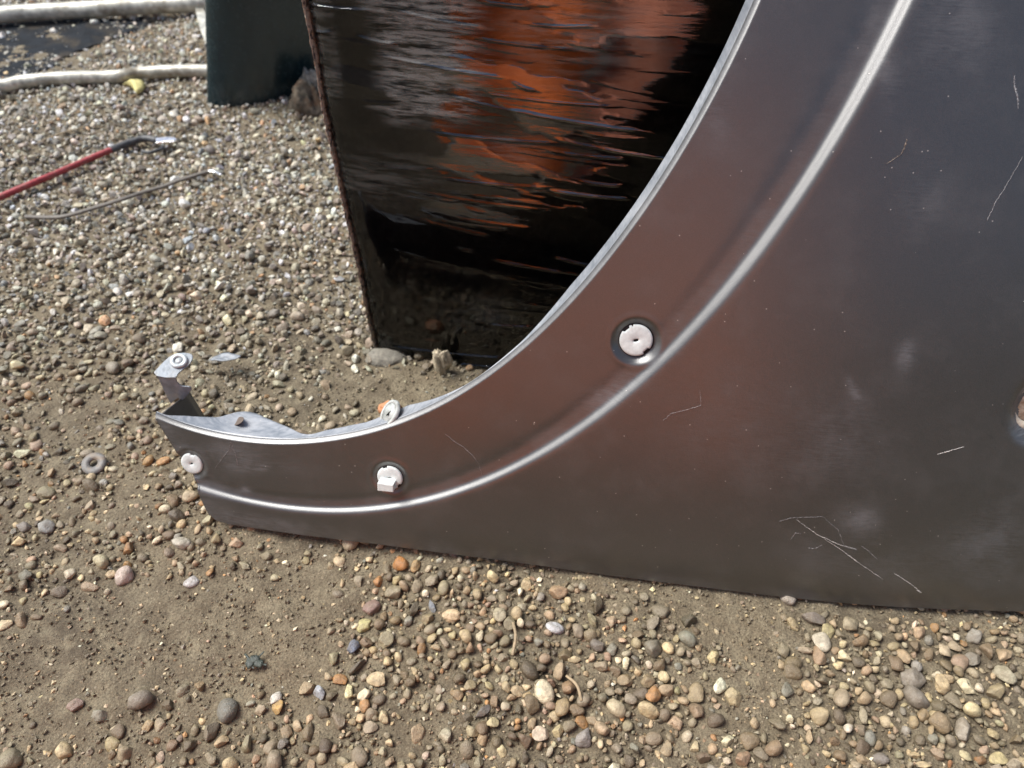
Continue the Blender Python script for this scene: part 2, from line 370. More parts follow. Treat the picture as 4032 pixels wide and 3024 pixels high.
# rounded fold at the arch, then the flange going back
inw = rim - rid; inw /= np.linalg.norm(inw, axis=1)[:, None]
INW = inw[:, :1] * T + inw[:, 1:] * U
RFI, RFN = 0.00355, 0.00446
flange_px = [(653, 1634), (730, 1637), (797, 1640), (867, 1643), (905, 1630), (935, 1622), (975, 1619), (1010, 1628), (1070, 1654), (1133, 1680), (1188, 1708), (1225, 1710),
             (1291, 1692), (1386, 1673), (1449, 1661), (1500, 1640), (1608, 1594), (1703, 1572), (1766, 1547), (1829, 1518), (1900, 1478), (2060, 1340)]
r0 = P[:, 0] + INW * RFI - N * RFN
Dg = np.linspace(0.0005, 0.07, 200)
BK = -N + 0.20 * INW; BK /= np.linalg.norm(BK, axis=1)[:, None]; NF = INW + 0.20 * N; NF /= np.linalg.norm(NF, axis=1)[:, None]
cand, _ = proj(r0[:, None] + Dg[None, :, None] * BK[:, None])
ft, fd = [], []
for q in flange_px:
    dd = np.linalg.norm(cand - np.array(q), axis=-1); i = np.unravel_index(np.argmin(dd), dd.shape); ft.append(tt[i[0]]); fd.append(Dg[i[1]])
o_ = np.argsort(ft); ft = np.array(ft)[o_]; fd = np.array(fd)[o_]
print('FLANGE', list(zip(np.round(ft, 3), np.round(fd, 4))))
D = np.interp(tt, np.r_[ft, ft[-1] + .08, 1], np.r_[fd, 0.013, 0.013]); k = np.ones(7) / 7; D = np.convolve(np.pad(D, 3, mode='edge'), k, 'valid')
fil = [P[:, 0]]; q_ = P[:, 0]
for th, L in zip((12, 30, 44, 50, 55, 63, 80), (.4, .6, 1.2, 1.2, 1.1, .7, .4)):
    q_ = q_ + INW * L * 1e-3 * math.cos(R_(th)) - N * L * 1e-3 * math.sin(R_(th)); fil.append(q_)
FENP = np.concatenate([np.stack(fil[::-1], 1)[:, :-1], P], 1)
FD = np.concatenate([np.full((NT_, 7), 0.15), dust], 1)
nv = FENP.shape[1]
fender = empty('car_fender', tuple(float(x) for x in P0))
tag(fender, 'dark satin car fender panel with curved wheel arch, leaning upright on the gravel', 'car fender')
face = keep_parent(mesh_np('outer_skin', FENP.reshape(-1, 3), grid_faces(NT_, nv), M_face, attrs={'dust': ('FLOAT', np.clip(FD, 0, 1.2).ravel())}), fender)
# thickness and the turned hem along the bottom edge
eb = P[:, -1]; hem = np.stack([eb, eb - N * 0.0016 + U * 0.0002, eb - N * 0.0020 + U * 0.012], 1)
keep_parent(mesh_np('bottom_hem', hem.reshape(-1, 3), grid_faces(NT_, 3), M_face, smooth=False, attrs={'dust': ('FLOAT', np.full(NT_ * 3, 0.4))}), fender)
ks = np.linspace(0, 1, 14)
FL = r0[:, None] + (ks[None, :, None] * D[:, None, None]) * BK[:, None] + (0.0004 * np.sin(ks * math.pi))[None, :, None] * -INW[:, None] + (0.0002 * (fbm(tt[:, None] * 30, ks[None] * 3, 3, 8) - .5))[..., None] * INW[:, None]
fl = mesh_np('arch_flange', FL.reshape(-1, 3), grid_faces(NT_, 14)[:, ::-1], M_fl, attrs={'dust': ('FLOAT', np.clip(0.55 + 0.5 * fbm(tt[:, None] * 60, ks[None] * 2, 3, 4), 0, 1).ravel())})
so = fl.modifiers.new('thickness', 'SOLIDIFY'); so.thickness = 0.0009; so.offset = -1
keep_parent(fl, fender)
# end wall at the tail of the arch
side = np.concatenate([P[0]], 0); sd = side - P0
wn_ = np.linspace(0, 1, 8)
depth_end = 0.048 * np.ones(len(side))
EW = side[:, None] - (wn_[None, :, None] * depth_end[:, None, None]) * N
ew = mesh_np('end_wall', EW.reshape(-1, 3), grid_faces(len(side), 8), M_face, attrs={'dust': ('FLOAT', np.full(len(side) * 8, 0.25))})
so = ew.modifiers.new('thickness', 'SOLIDIFY'); so.thickness = 0.0018; so.offset = 0
keep_parent(ew, fender)
# bent bracket standing on the end wall
pw = side[0] - N * 0.034
print('END', proj(side[0])[0], proj(side[0] - N * 0.034)[0])
Nv = np.array([0, -1.0, 0.1]); Nv /= np.linalg.norm(Nv)
bpl = [(618, 1479), (655, 1561), (672, 1590), (690, 1575), (701, 1566), (708, 1574), (718, 1577), (734, 1563), (753, 1536), (752, 1528), (745, 1523), (716, 1521), (706, 1516), (697, 1506), (692, 1487)]
B3 = [on_plane(*q, pw, Nv) for q in bpl]
br = plate('bracket', B3, Nv, 0.0014, M_zinc, bevel=0.0004); keep_parent(br, fender)
bz = on_plane(655, 1483, pw, Nv)
Nt = np.array([0.15, -0.28, 0.95]); Nt /= np.linalg.norm(Nt)
tpl = spline([(605, 1466), (641, 1427), (674, 1400), (712, 1389), (745, 1391), (759, 1404), (747, 1433), (722, 1452), (700, 1472), (693, 1483), (658, 1487), (617, 1480)], 40)
tp = plate('bracket_tab', [on_plane(*q, bz, Nt) for q in tpl], Nt, 0.0013, M_zinc, bevel=0.0004); keep_parent(tp, br); tp.matrix_parent_inverse = Matrix.Identity(4)
def ring(name, c, n, r, w, th, mat, parent, ring_hole=True, seg=32, dome=0.0, capz=0.0):
    n = Vector(n).normalized(); q = n.to_track_quat('Z', 'Y'); V = []; F = []
    prof = [(r * 0.98, -th * 0.5), (r, 0), (r * 0.96, th), (r - w * 0.5, th * (1.0 + dome)), (r - w, th), (r - w, th * capz)]
    for i in range(seg):
        a = 2 * math.pi * i / seg
        for (pr, z) in prof: V.append(Vector(c) + q @ Vector((pr * math.cos(a), pr * math.sin(a), z)))
    m = len(prof)
    for i in range(seg):
        for j in range(m - 1): F.append([i * m + j, ((i + 1) % seg) * m + j, ((i + 1) % seg) * m + j + 1, i * m + j + 1])
    if not ring_hole: F.append([i * m + m - 1 for i in range(seg)][::-1])
    o = mesh_np(name, [tuple(v) for v in V], F, mat); 
    if parent is not None: o.parent = parent; o.matrix_parent_inverse = Matrix.Translation(-Vector(fender.location)) if parent is fender else Matrix.Identity(4)
    return o
cg = on_plane(704, 1421, bz + Nt * 0.0006, Nt)
ring('grommet', cg, Nt, 0.0066, 0.0034, 0.0012, plain('pale_zinc', (0.48, 0.52, 0.53), 0.45, 0.2), br, False, dome=0.3, capz=0.5)
# brown plate stands in for the open slot and shaded gravel behind; screw
def on_flange(px, py):
    dd = np.linalg.norm(cand - np.array((px, py)), axis=-1); i = np.unravel_index(np.argmin(dd), dd.shape)
    return r0[i[0]] + Dg[i[1]] * BK[i[0]], NF[i[0]]
c, n_ = on_flange(937, 1657)
hp = []
for i in range(28):
    a = 2 * math.pi * i / 28; ex_, ey_ = 25 * math.cos(a), 12 * math.sin(a)
    hp.append(on_plane(937 + ex_ * .87 + ey_ * .5, 1657 - ex_ * .5 + ey_ * .87, c + n_ * 0.0002, n_))
keep_parent(plate('painted_slot', hp, n_, 0.0004, plain('slot_shadow', (0.10, 0.075, 0.06), 0.8), bevel=0), fender)
c, n_ = on_flange(1545, 1632); n_ = n_ + 0.32 * N; n_ /= np.linalg.norm(n_)
sc = ring('push_rivet', c + n_ * 0.0016, n_, 0.0108, 0.003, 0.0016, plain('dirty_white_nylon', (0.40, 0.42, 0.40), 0.5, 0, 250, 0.25, 0.0003, dirt=(0.18, 0.18, 0.16)), fender, False, dome=0.35, capz=0.9)
hx = plate('painted_recess', [c + n_ * 0.0034 + np.cross(n_, N) * x * 0.0028 + N * y * 0.0028 for x, y in [(-1, -.25), (-.25, -.3), (-.2, -1), (.3, -.9), (.25, -.2), (1, -.3), (.9, .3), (.3, .25), (.2, 1), (-.3, .9), (-.3, .3), (-1, .2)]], n_, 0.0012, M_dark, bevel=0)  # black cross plate, the shade of the rivet recess put into its colour
hx.parent = sc
# white plastic clips in the face
def face_frame(c, w=0.0):
    e = 1e-3; p = f3(*c, w); ta = f3(c[0] + e, c[1], w) - f3(c[0] - e, c[1], w); tb = f3(c[0], c[1] + e, w) - f3(c[0], c[1] - e, w)
    n = np.cross(ta, tb); n /= np.linalg.norm(n); ta /= np.linalg.norm(ta); return p, ta, np.cross(n, ta), n
def clip(c, r, w, notches, stub):
    p, ta, tb, n = face_frame(c, w)
    ho = ring('clip_hole_disc', p + n * 0.0001, n, r * 1.07, r * 0.5, 0.0003, M_dark, fender, False)  # flat black disc painted in for the dark of the open hole
    seg = 96; V = []; F = []
    prof = [(0.985, -0.0012), (1.0, 0.0006), (0.97, 0.0013), (0.86, 0.0016), (0.22, 0.0015), (0.13, 0.0012), (0.11, -0.0002)]
    for i in range(seg):
        a = 2 * math.pi * i / seg; k = 1.0
        for (na, nw) in notches:
            if abs((a - na + math.pi) % (2 * math.pi) - math.pi) < nw: k = 0.86
        for j, (pr, z) in enumerate(prof):
            rr_ = pr * (k if j < 4 else 1) if pr > 0.5 else pr * (1 + 0.25 * math.sin(2 * a + 1))
            V.append(p + (ta * math.cos(a) + tb * math.sin(a)) * rr_ * r + n * (z + 0.0004))
    m = len(prof)
    for i in range(seg):
        for j in range(m - 1): F.append([i * m + j, ((i + 1) % seg) * m + j, ((i + 1) % seg) * m + j + 1, i * m + j + 1])
    o = keep_parent(mesh_np('plastic_clip', V, F, M_clip), fender)
    cc = ring('clip_core', p + n * 0.0006, n, r * 0.13, r * 0.06, 0.0002, M_dark if not stub else M_clip, None, False); cc.parent = o
    if stub:
        q0 = p + n * 0.0012 - ta * r * 0.10 - tb * r * 0.38
        sq = plate('clip_stub', [q0 + n * 0.0085 + ta * x * r * 0.62 + tb * y * r * 0.36 for x, y in [(-1, -1), (1, -.9), (1, .9), (-1, 1)]], n, 0.0095, M_clip, bevel=0.0006); sq.parent = o
    return o
clip(clips[0][0], 0.0108, -REC * 1.2 - 0.0034, [(2.35, 0.22), (5.55, 0.22), (1.9, .05)], False)
clip(clips[1][0], 0.0096, -REC - 0.0014, [(2.0, 0.2), (5.6, 0.2)], True)
clip(clips[2][0], 0.0088, -REC - 0.0014, [(1.4, 0.2)], False)

pc, _, _, pn4 = face_frame(c4, -0.0076)
ring('recess_disc', pc, pn4, 0.0190, 0.006, 0.0012, plain('recess_cream', (0.60, 0.53, 0.42), 0.5, 0, 200, .2, .0003, dirt=(.25, .17, .10)), fender, False, seg=64, dome=.4)  # cream disc added for the bright recess, its light put into the colour
# scratches, each a thin proud burr of bare metal
def cr(lst, sc_, ox, oy): return [(x / sc_ + ox, y / sc_ + oy) for x, y in lst]
c4_ = lambda l: cr(l, 1.1059, 2200, 900)
SCR = [(c4_([(615, 705), (620, 770), (550, 790), (490, 805), (455, 835)]), .00030, M_scr3), (c4_([(960, 1275), (1010, 1260), (1150, 1255)]), .0002, M_scr3),
       (c4_([(1150, 1255), (1215, 1310), (1245, 1385), (1300, 1400)]), .00022, M_scr3),
       (c4_([(1035, 1268), (1130, 1335), (1220, 1375), (1295, 1395)]), .0003, M_scr), (c4_([(1155, 1350), (1240, 1405), (1320, 1465), (1412, 1527)]), .0003, M_scr),
       (c4_([(1460, 1500), (1530, 1545), (1575, 1582)]), .00028, M_scr), (c4_([(1010, 1355), (1030, 1325), (1055, 1330)]), .0003, M_scr3),
       (c4_([(1315, 1380), (1345, 1400), (1370, 1425), (1388, 1440)]), .0003, M_scr3), (c4_([(1085, 1390), (1115, 1395), (1145, 1378)]), .0003, M_scr3),
       (c4_([(1648, 983), (1700, 970), (1765, 950)]), .0004, M_scr), (c4_([(1560, 1574), (1578, 1584)]), .0007, M_scr),
       (cr([(110, 1155), (190, 1220), (270, 1270), (350, 1345), (400, 1420), (430, 1520)], 2.212, 1700, 1200), .00022, M_scr3),
       (cr([(630, 712), (620, 760), (580, 810), (530, 875)], 1.58, 500, 1300), .00025, M_scr3), (cr([(630, 712), (655, 780), (675, 855)], 1.58, 500, 1300), .00025, M_scr3),
       (cr([(2145, 530), (2140, 590), (2165, 680), (2172, 770)], 1.795, 2800, 0), .0006, M_scr3), (cr([(1385, 980), (1365, 1050), (1340, 1095)], 1.795, 2800, 0), .0006, M_scr2),
       (cr([(1340, 1095), (1235, 1160)], 1.795, 2800, 0), .0003, M_scr2), (cr([(2200, 1110), (2100, 1290), (2010, 1430), (1950, 1560)], 1.795, 2800, 0), .00035, M_scr3)]
for pts, w, mt in SCR:
    w = w * 1.1
    q = np.array([ab(*p) for p in pts]); u_ = np.linspace(0, len(q) - 1, 40); q = np.stack([np.interp(u_, np.arange(len(q)), q[:, k_]) for k_ in (0, 1)], -1); q = q + (RNG.random(q.shape) - .5) * 0.0005
    # follow the real skin, step and dents included
    rec = []
    for a_, b_ in q:
        dd = (Aa - a_) ** 2 + (Bb - b_) ** 2; i = np.argmin(dd); rec.append(woff.ravel()[i])
    k = np.ones(5) / 5; rec = np.convolve(np.pad(rec, 2, mode='edge'), k, 'valid')
    C3 = f3(q[:, 0], q[:, 1], np.array(rec)); tg = np.gradient(C3, axis=0); tg /= np.linalg.norm(tg, axis=1)[:, None]; sdv = np.cross(tg, N)
    ww = w * (0.35 + 0.65 * np.sin(np.linspace(0.15, math.pi - .15, 40)))[:, None] * (0.35 + 1.2 * RNG.random((40, 1)))
    V = np.stack([C3 - sdv * ww - N * .0002, C3 + N * 0.00022, C3 + sdv * ww - N * .0002], 1)
    keep_parent(mesh_np('scratch', V.reshape(-1, 3), grid_faces(40, 3), mt), fender)

# ------------------------------------------------------------------ ground
EDG = P[:, -1]; EDG = EDG[(EDG[:, 2] < 0.06) & (EDG[:, 0] < 0.5)]; EDG = EDG[np.argsort(EDG[:, 0])]
def hgt(x, y):
    h = 0.010 * (fbm(x * 5, y * 5, 3, 2) - 0.5) + 0.006 * (fbm(x * 22, y * 22, 3, 5) - 0.5)
    far = sstep(0.55, 1.1, y)
    h = h * (1 + 0.6 * far)
    ey = np.interp(x, EDG[:, 0], EDG[:, 1]); ez = np.interp(x, EDG[:, 0], EDG[:, 2])
    w = np.exp(-((y - ey) / 0.035) ** 2); lim = np.minimum(h, ez - 0.0045)
    return h * (1 - w) + lim * w
def axis(a, b, step, far, n):
    core = np.arange(a, b + step / 2, step)
    ex = np.geomspace(step, far, n).cumsum(); ex = ex * far / ex[-1]
    return np.concatenate([a - ex[::-1], core, b + ex])
gx = axis(-1.05, 0.85, 0.0042, 60, 26); gy = axis(0.02, 1.75, 0.0042, 60, 26)
GX, GY = np.meshgrid(gx, gy, indexing='ij')
fine_amt = ((GX > -1.06) & (GX < 0.86) & (GY > 0) & (GY < 1.76)).astype(float)
GZ = hgt(GX, GY) + fine_amt * 0.0048 * (fbm(GX * 95, GY * 95, 3, 9) - 0.5)
ground = mesh_np('ground', np.stack([GX, GY, GZ], -1).reshape(-1, 3), grid_faces(len(gx), len(gy)), M_soil)
ground['kind'] = 'structure'
def gpt(px, py, dz=0.0):
    p = gnd(px, py); 
    for _ in range(3): p = gnd(px, py, float(hgt(p[0], p[1])) + dz)
    return p

# ------------------------------------------------------------------ wrapped black panel
g0 = gpt(1473, 1376); g1 = gpt(1930, 1437)
pt = g1 - g0; pt[2] = 0; pt /= np.linalg.norm(pt); pn = np.array([pt[1], -pt[0], 0])
TILT = R_(7.5); pz = math.cos(TILT) * np.array([0, 0, 1.0]) - math.sin(TILT) * pn; pn = math.cos(TILT) * pn + math.sin(TILT) * np.array([0, 0, 1.0])
LE = [(1475, 1372), (1448, 1266), (1416, 1094), (1362, 859), (1317, 651), (1272, 452), (1236, 226), (1190, 0), (1150, -190)]
le = np.array([on_plane(*q, g0, pn) for q in LE]); lx = (le - g0) @ pt; lz = (le - g0) @ pz
o_ = np.argsort(lz); lx = lx[o_]; lz = lz[o_]
zb = -0.004; ztop = 0.42
zz = np.linspace(zb, ztop, 620); ss = np.linspace(0, 1, 200) ** 1.0
left = np.interp(zz, lz, lx); Wd = 0.43
print('panel left', lx, lz, 'pt', pt)
SX = left[None, :] + ss[:, None] * (Wd - left[None, :]); SZ = np.broadcast_to(zz[None, :], SX.shape)
off = 0.006 * (1 - (np.abs(SX - 0.16) / 0.2) ** 2) - 0.010 * np.exp(-(SX - left[None, :]) / 0.006) - 0.05 * np.maximum(0, 0.022 - SZ) ** 1 * 0.6 
PB = g0[None, None] + SX[..., None] * pt + SZ[..., None] * pz + off[..., None] * pn
panel = empty('wrapped_panel', tuple(float(v) for v in (g0[0], g0[1], 0)))
tag(panel, 'glossy black car body panel wrapped in wrinkled clear stretch film, standing behind the fender', 'body panel')
st = slice(None, None, 4)
Pb2 = PB[::4, ::10]
pp = mesh_np('painted_panel', Pb2.reshape(-1, 3), grid_faces(*Pb2.shape[:2]), M_blackgloss)
so = pp.modifiers.new('thickness', 'SOLIDIFY'); so.thickness = 0.012; so.offset = 1
keep_parent(pp, panel)
# film with pulled wrinkles
WR = cr([(430, 230), (1000, 325)], 1.106, 1100, 0), cr([(1020, 335), (1120, 378)], 1.106, 1100, 0), cr([(740, 400), (1250, 510)], 1.106, 1100, 0), cr([(1000, 455), (1580, 555)], 1.106, 1100, 0), \
    cr([(1200, 590), (1760, 685)], 1.106, 1100, 0), cr([(1180, 640), (1520, 675)], 1.106, 1100, 0), cr([(1180, 810), (1550, 850)], 1.106, 1100, 0), cr([(1190, 1095), (1420, 1145)], 1.106, 1100, 0), \
    cr([(930, 1110), (1360, 1180)], 1.106, 1100, 0), cr([(910, 1390), (1160, 1400)], 1.106, 1100, 0), cr([(1220, 1220), (1340, 1243)], 1.106, 1100, 0), cr([(460, 1490), (1000, 1538)], 1.106, 1100, 0), \
    cr([(90, 12), (420, 36)], 1.106, 1100, 0), cr([(350, 150), (520, 182)], 1.106, 1100, 0), cr([(850, 150), (1300, 205)], 1.106, 1100, 0), cr([(880, 390), (1500, 450)], 1.106, 1100, 0), \
    cr([(640, 560), (1250, 610)], 1.106, 1100, 0), cr([(500, 30), (900, 110)], 1.106, 1100, 0), cr([(120, 125), (230, 135)], 1.106, 1100, 0), cr([(1100, 95), (1390, 100)], 1.106, 1100, 0), \
    cr([(700, 760), (1200, 800)], 1.106, 1100, 0), cr([(1300, 770), (1520, 790)], 1.106, 1100, 0), cr([(1080, 1300), (1160, 1305)], 1.106, 1100, 0), cr([(660, 1550), (1000, 1580)], 1.106, 1100, 0)
hf = np.zeros_like(SX)
WA = [1.2, 1.3, 1.4, 1.6, 1.2, 1.2, 1.5, 1.5, 1.2, 1.4, 1.1, 2.4, 1.5, 1.2, .8, .8, .9, .9, 1.1, .9, .7, .7, .8, 2.2]
hash_r = np.random.default_rng(5)
lst = []
for (p, q), am in zip(WR, WA):
    a3 = on_plane(*p, g0, pn); b3 = on_plane(*q, g0, pn); lst.append(((a3 - g0) @ pt, (a3 - g0) @ pz, (b3 - g0) @ pt, (b3 - g0) @ pz, am * 0.0010, 0.0008))
for i in range(150):     # lesser creases
    x = hash_r.uniform(0.0, 0.34); z = hash_r.uniform(0.01, 0.36); L = hash_r.uniform(0.015, 0.10); sl = hash_r.uniform(-0.14, 0.04)
    dens = 1 if z > 0.16 else 0.35
    if hash_r.random() < dens: lst.append((x, z, x + L, z + L * sl, hash_r.uniform(.00012, .00045), hash_r.uniform(.0006, .0014)))
for (xa, za, xb, zb_, am, wz) in lst:
    tpar = (SX - xa) / (xb - xa); zc = za + (zb_ - za) * tpar - 0.0012 * np.sin(np.clip(tpar, 0, 1) * math.pi)
    env = sstep(-0.05, 0.25, tpar) * (1 - sstep(0.86, 1.02, tpar)) * (0.45 + 0.9 * vnoise(tpar * 9 + xa * 70, tpar * 0 + za * 50))
    hf += am * env * np.exp(-((SZ - zc) / wz) ** 2)
px_pb, _ = proj(PB)
tens = sstep(0.10, 0.20, SZ) * 0.8 + 0.2
hf += 0.0030 * tens * (fbm(SX * 7, SZ * 34 + SX * 5, 2, 6) - 0.5)
slack = 0.10 + 0.9 * sstep(0.135, 0.19, SZ + 0.03 * (fbm(SX * 12, SZ * 8, 2, 1) - .5)) * sstep(0.055, 0.13, SX - left[None, :] + 0.05 * (fbm(SX * 10, SZ * 40, 3, 33) - .5))
patch = sstep(.44, .50, fbm(SX * 13 + 3, SZ * 44 + SX * 5, 4, 41)); slack = slack * (0.30 + 0.70 * patch)
PX, PY = px_pb[..., 0], px_pb[..., 1]
blob = lambda cx, cy, rx, ry: np.exp(-(((PX - cx) / rx) ** 2 + ((PY - cy) / ry) ** 2) ** 1.5)
wob_ = 120 * (fbm(SX * 14, SZ * 60, 4, 12) - .5)
milk = 0.75 * sstep(1440, 1560, PX + wob_ + (PY - 300) * -0.12) * (1 - sstep(1780, 1960, PX + wob_)) * (1 - sstep(430, 520, PY + wob_ * .4)) \
     + 0.22 * sstep(1225, 1235, PX + 0 * wob_ - PY * .16) * (1 - sstep(1300, 1318, PX - PY * .13)) * (1 - sstep(360, 430, PY)) \
     + 0.30 * blob(2300, 120, 330, 170) + 0.25 * blob(2000, 590, 160, 70) + 0.22 * blob(1500, 690, 220, 90) + 0.12 * blob(1900, 1230, 140, 60)
PF = PB + (hf + 0.0022)[..., None] * pn
film = mesh_np('stretch_film', PF.reshape(-1, 3), grid_faces(*PF.shape[:2])[:, ::-1], M_film, attrs={'milk': ('FLOAT', np.clip(milk, 0, 1).ravel()), 'slack': ('FLOAT', slack.ravel())})
keep_parent(film, panel)
# gathered film bunched along the left edge
ez = np.linspace(0.002, 0.40, 500); ex = np.interp(ez, lz, lx)
w1 = (fbm(ez * 260, ez * 0, 3, 2) - .5); w2 = (fbm(ez * 200, ez * 0 + 4, 3, 3) - .5)
cols = []
for j, k_ in enumerate(np.linspace(0, 1, 7)):
    s_ = ex + (k_ - .35) * 0.0024 + 0.0012 * w1 * (1 + j % 2); o_ff = -0.008 + 0.010 * math.sin(k_ * math.pi) + 0.004 * (fbm(ez * 330, ez * 0 + k_ * 5, 2, 4) - .5)
    cols.append(g0 + s_[:, None] * pt + ez[:, None] * pz + np.asarray(o_ff)[:, None] * pn)
EF = np.stack(cols, 0)
M_bunch = NT('bunched_film'); vb = M_bunch.coord()
M_bunch.l(M_bunch.mix(M_bunch.ramp(M_bunch.noise(vb, 220, 4, .6), [(.36, g(0)), (.50, g(1))]), (0.10, 0.09, 0.08), (0.55, 0.50, 0.38)), M_bunch.b.inputs['Base Color'])
M_bunch.b.inputs['Roughness'].default_value = 0.18; M_bunch.l(M_bunch.bump(M_bunch.noise(vb, 420, 3), 0.002), M_bunch.b.inputs['Normal'])
keep_parent(mesh_np('film_edge', EF.reshape(-1, 3), grid_faces(7, 500), M_bunch.m), panel)

# ------------------------------------------------------------------ far dark panel
h0 = gpt(825, 392); hn = np.array([0.10, -0.995, 0])
DP = [[], []]
for px0, py0, px1 in [(822, 391, 808), (826, 391, 815), (870, 391, 862), (930, 392, 930), (1000, 398, 1010), (1060, 412, 1085), (1110, 432, 1150), (1160, 440, 1230), (1230, 440, 1320)]:
    DP[0].append(on_plane(px0, py0, h0, hn)); DP[1].append(on_plane(px1, -160, h0, hn))
lowc = spline(DP[0], 60); topc = spline(DP[1], 60)
vv_ = np.linspace(0, 1, 30)
curv = (0.035 * np.sin(np.linspace(0, 1, 60) ** 0.8 * math.pi))[:, None]
DG = lowc[:, None] * (1 - vv_)[None, :, None] + topc[:, None] * vv_[None, :, None] + (curv * (1 - 0.0 * vv_)[None])[..., None] * hn
DG = DG - np.array([0, 0, 0.003])
dpo = mesh_np('curved_panel', DG.reshape(-1, 3), grid_faces(60, 30), M_blackpanel)
so = dpo.modifiers.new('thickness', 'SOLIDIFY'); so.thickness = 0.0015; so.offset = 1
dpan = empty('dark_body_panel', tuple(float(v) for v in (h0[0], h0[1], 0)))
tag(dpan, 'smooth green black curved panel standing upright left of the film wrapped panel', 'body panel')
dpo.name = 'curved_sheet'; keep_parent(dpo, dpan)
eg = np.stack([DG[0, :, :], DG[0, :, :]], 0)
edge_hl = tube('edge_highlight', DG[0], 0.0016, plain('highlight_pale', (0.55, 0.57, 0.62), 0.3, 0.6), seg=8); keep_parent(edge_hl, dpan)  # pale tube puts the bright edge highlight into shape and colour

# ------------------------------------------------------------------ pale tubes at the back
mf = empty('tubular_frame', tuple(float(v) for v in gpt(400, 300)))
tag(mf, 'weathered pale metal frame of two long tubes lying on gravel at the back', 'metal frame')
def tube_on(pts, r, z, name, par, mat, n=60, **kw):
    q = spline([gpt(*p, dz=z) for p in pts], n); return keep_parent(tube(name, q, r, mat, seg=20, **kw), par)
tube_on([(-900, 420), (-300, 372), (0, 340), (90, 322), (250, 308), (400, 304), (480, 300), (560, 288), (700, 280), (840, 278), (1000, 262), (1300, 235)], 0.0098, 0.010, 'lower_tube', mf, M_pipe, 120, wob=0.0004)
tube_on([(-700, 130), (-200, 78), (0, 58), (200, 45), (400, 34), (600, 22), (800, 12), (1100, -15)], 0.0138, 0.020, 'upper_tube', mf, M_pipe, 100, wob=0.0004)
q = [gpt(*p, dz=0.016) for p in [(768, 30), (800, 25), (812, 60), (826, 120), (850, 200), (862, 270), (840, 275), (822, 200), (790, 120), (776, 70)]]
keep_parent(plate('cross_bracket', q, (0, 0, 1), 0.004, M_pipe, bevel=0.001), mf)
# dark flat patch between the tubes
shp = spline([(-700, 120), (-200, 95), (0, 80), (260, 75), (520, 72), (600, 85), (470, 140), (360, 180), (270, 220), (190, 262), (100, 292), (0, 312), (-300, 345), (-700, 380), (-760, 250)], 90)
shp = shp + 22 * (np.stack([vnoise(np.arange(90) * .7, np.zeros(90), 1), vnoise(np.arange(90) * .8, np.zeros(90), 2)], -1) - .5)
dkpatch = plate('dark_ground_patch', [gpt(*p, dz=0.0025) for p in shp], (0, 0, 1), 0.002, M_patch, bevel=0)
tag(dkpatch, 'dark flat patch on the ground between the two pale tubes', 'sheet')

# ------------------------------------------------------------------ cables, washer, scraps
rc = empty('red_cable', tuple(float(v) for v in gpt(230, 680)))
tag(rc, 'dull red cable with black sleeve and crimped metal lug, lying on the gravel', 'cable')
tube_on([(-500, 960), (-200, 860), (0, 776), (113, 728), (226, 681), (339, 631), (443, 588)], 0.0040, 0.011, 'red_sheath', rc, M_red, 90)
tube_on([(436, 591), (480, 573), (520, 559), (560, 547), (590, 546), (618, 552)], 0.0044, 0.011, 'end_sleeve', rc, M_sleeve, 40, wob=0.0016)
lug = [gpt(*p, dz=0.016) for p in [(612, 542), (650, 538), (688, 540), (696, 548), (684, 557), (650, 557), (614, 562)]]
keep_parent(plate('cable_lug', lug, (0, -0.1, 1), 0.0025, M_bright, bevel=0.0008), rc)
tube_on([(560, 596), (590, 600), (625, 590), (645, 580)], 0.0022, 0.010, 'loose_tail', rc, M_sleeve, 20)
gw = empty('grey_wire', tuple(float(v) for v in gpt(400, 810)))
tag(gw, 'thin grey brown wire with bare bright tip, below the red cable on the gravel', 'wire')
tube_on([(100, 853), (200, 856), (270, 848), (400, 810), (480, 785), (560, 758), (640, 735), (700, 712), (770, 690), (828, 672)], 0.0031, 0.010, 'wire_sheath', gw, M_greywire, 90, flat=0.7)
tube_on([(824, 672), (845, 675), (872, 688)], [0.0028] * 8 + [0.0018] * 8, 0.012, 'wire_tip', gw, M_bright, 16, flat=0.5)
c = gpt(371, 1826, dz=0.004)
wa = ring('steel_washer', c, (0.10, -0.30, 1), 0.0100, 0.0066, 0.0018, M_steel, None, seg=48)
tag(wa, 'round dull steel washer lying flat on the gravel left of the fender tail', 'washer')
def scrap(name, pts, dz, lift, mat, label, cat, th=0.0006, curl=0.004):
    pts = np.array([gpt(*p, dz=dz) for p in spline(list(pts) + [pts[0]], 36)][:-1]); c0 = pts.mean(0)
    V = [c0 + (0, 0, curl * 1.2)]; F = []
    K = 4
    for k_ in range(1, K + 1):
        f = k_ / K
        for p in pts:
            v_ = c0 + (p - c0) * f; v_ = v_ + (0, 0, curl * (1.2 - 1.1 * f ** 2) + lift * ((v_[0] - c0[0]) * 8 + 0.3) * f + curl * 1.1 * (fbm(v_[0] * 150, v_[1] * 150, 2) - .5)); V.append(v_)
    n = len(pts)
    for j in range(n): F.append([0, 1 + j, 1 + (j + 1) % n])
    for k_ in range(K - 1):
        for j in range(n): F.append([1 + k_ * n + j, 1 + (k_ + 1) * n + j, 1 + (k_ + 1) * n + (j + 1) % n, 1 + k_ * n + (j + 1) % n])
    o = mesh_np(name, V, F, mat); so = o.modifiers.new('thickness', 'SOLIDIFY'); so.thickness = th
    return tag(o, label, cat)
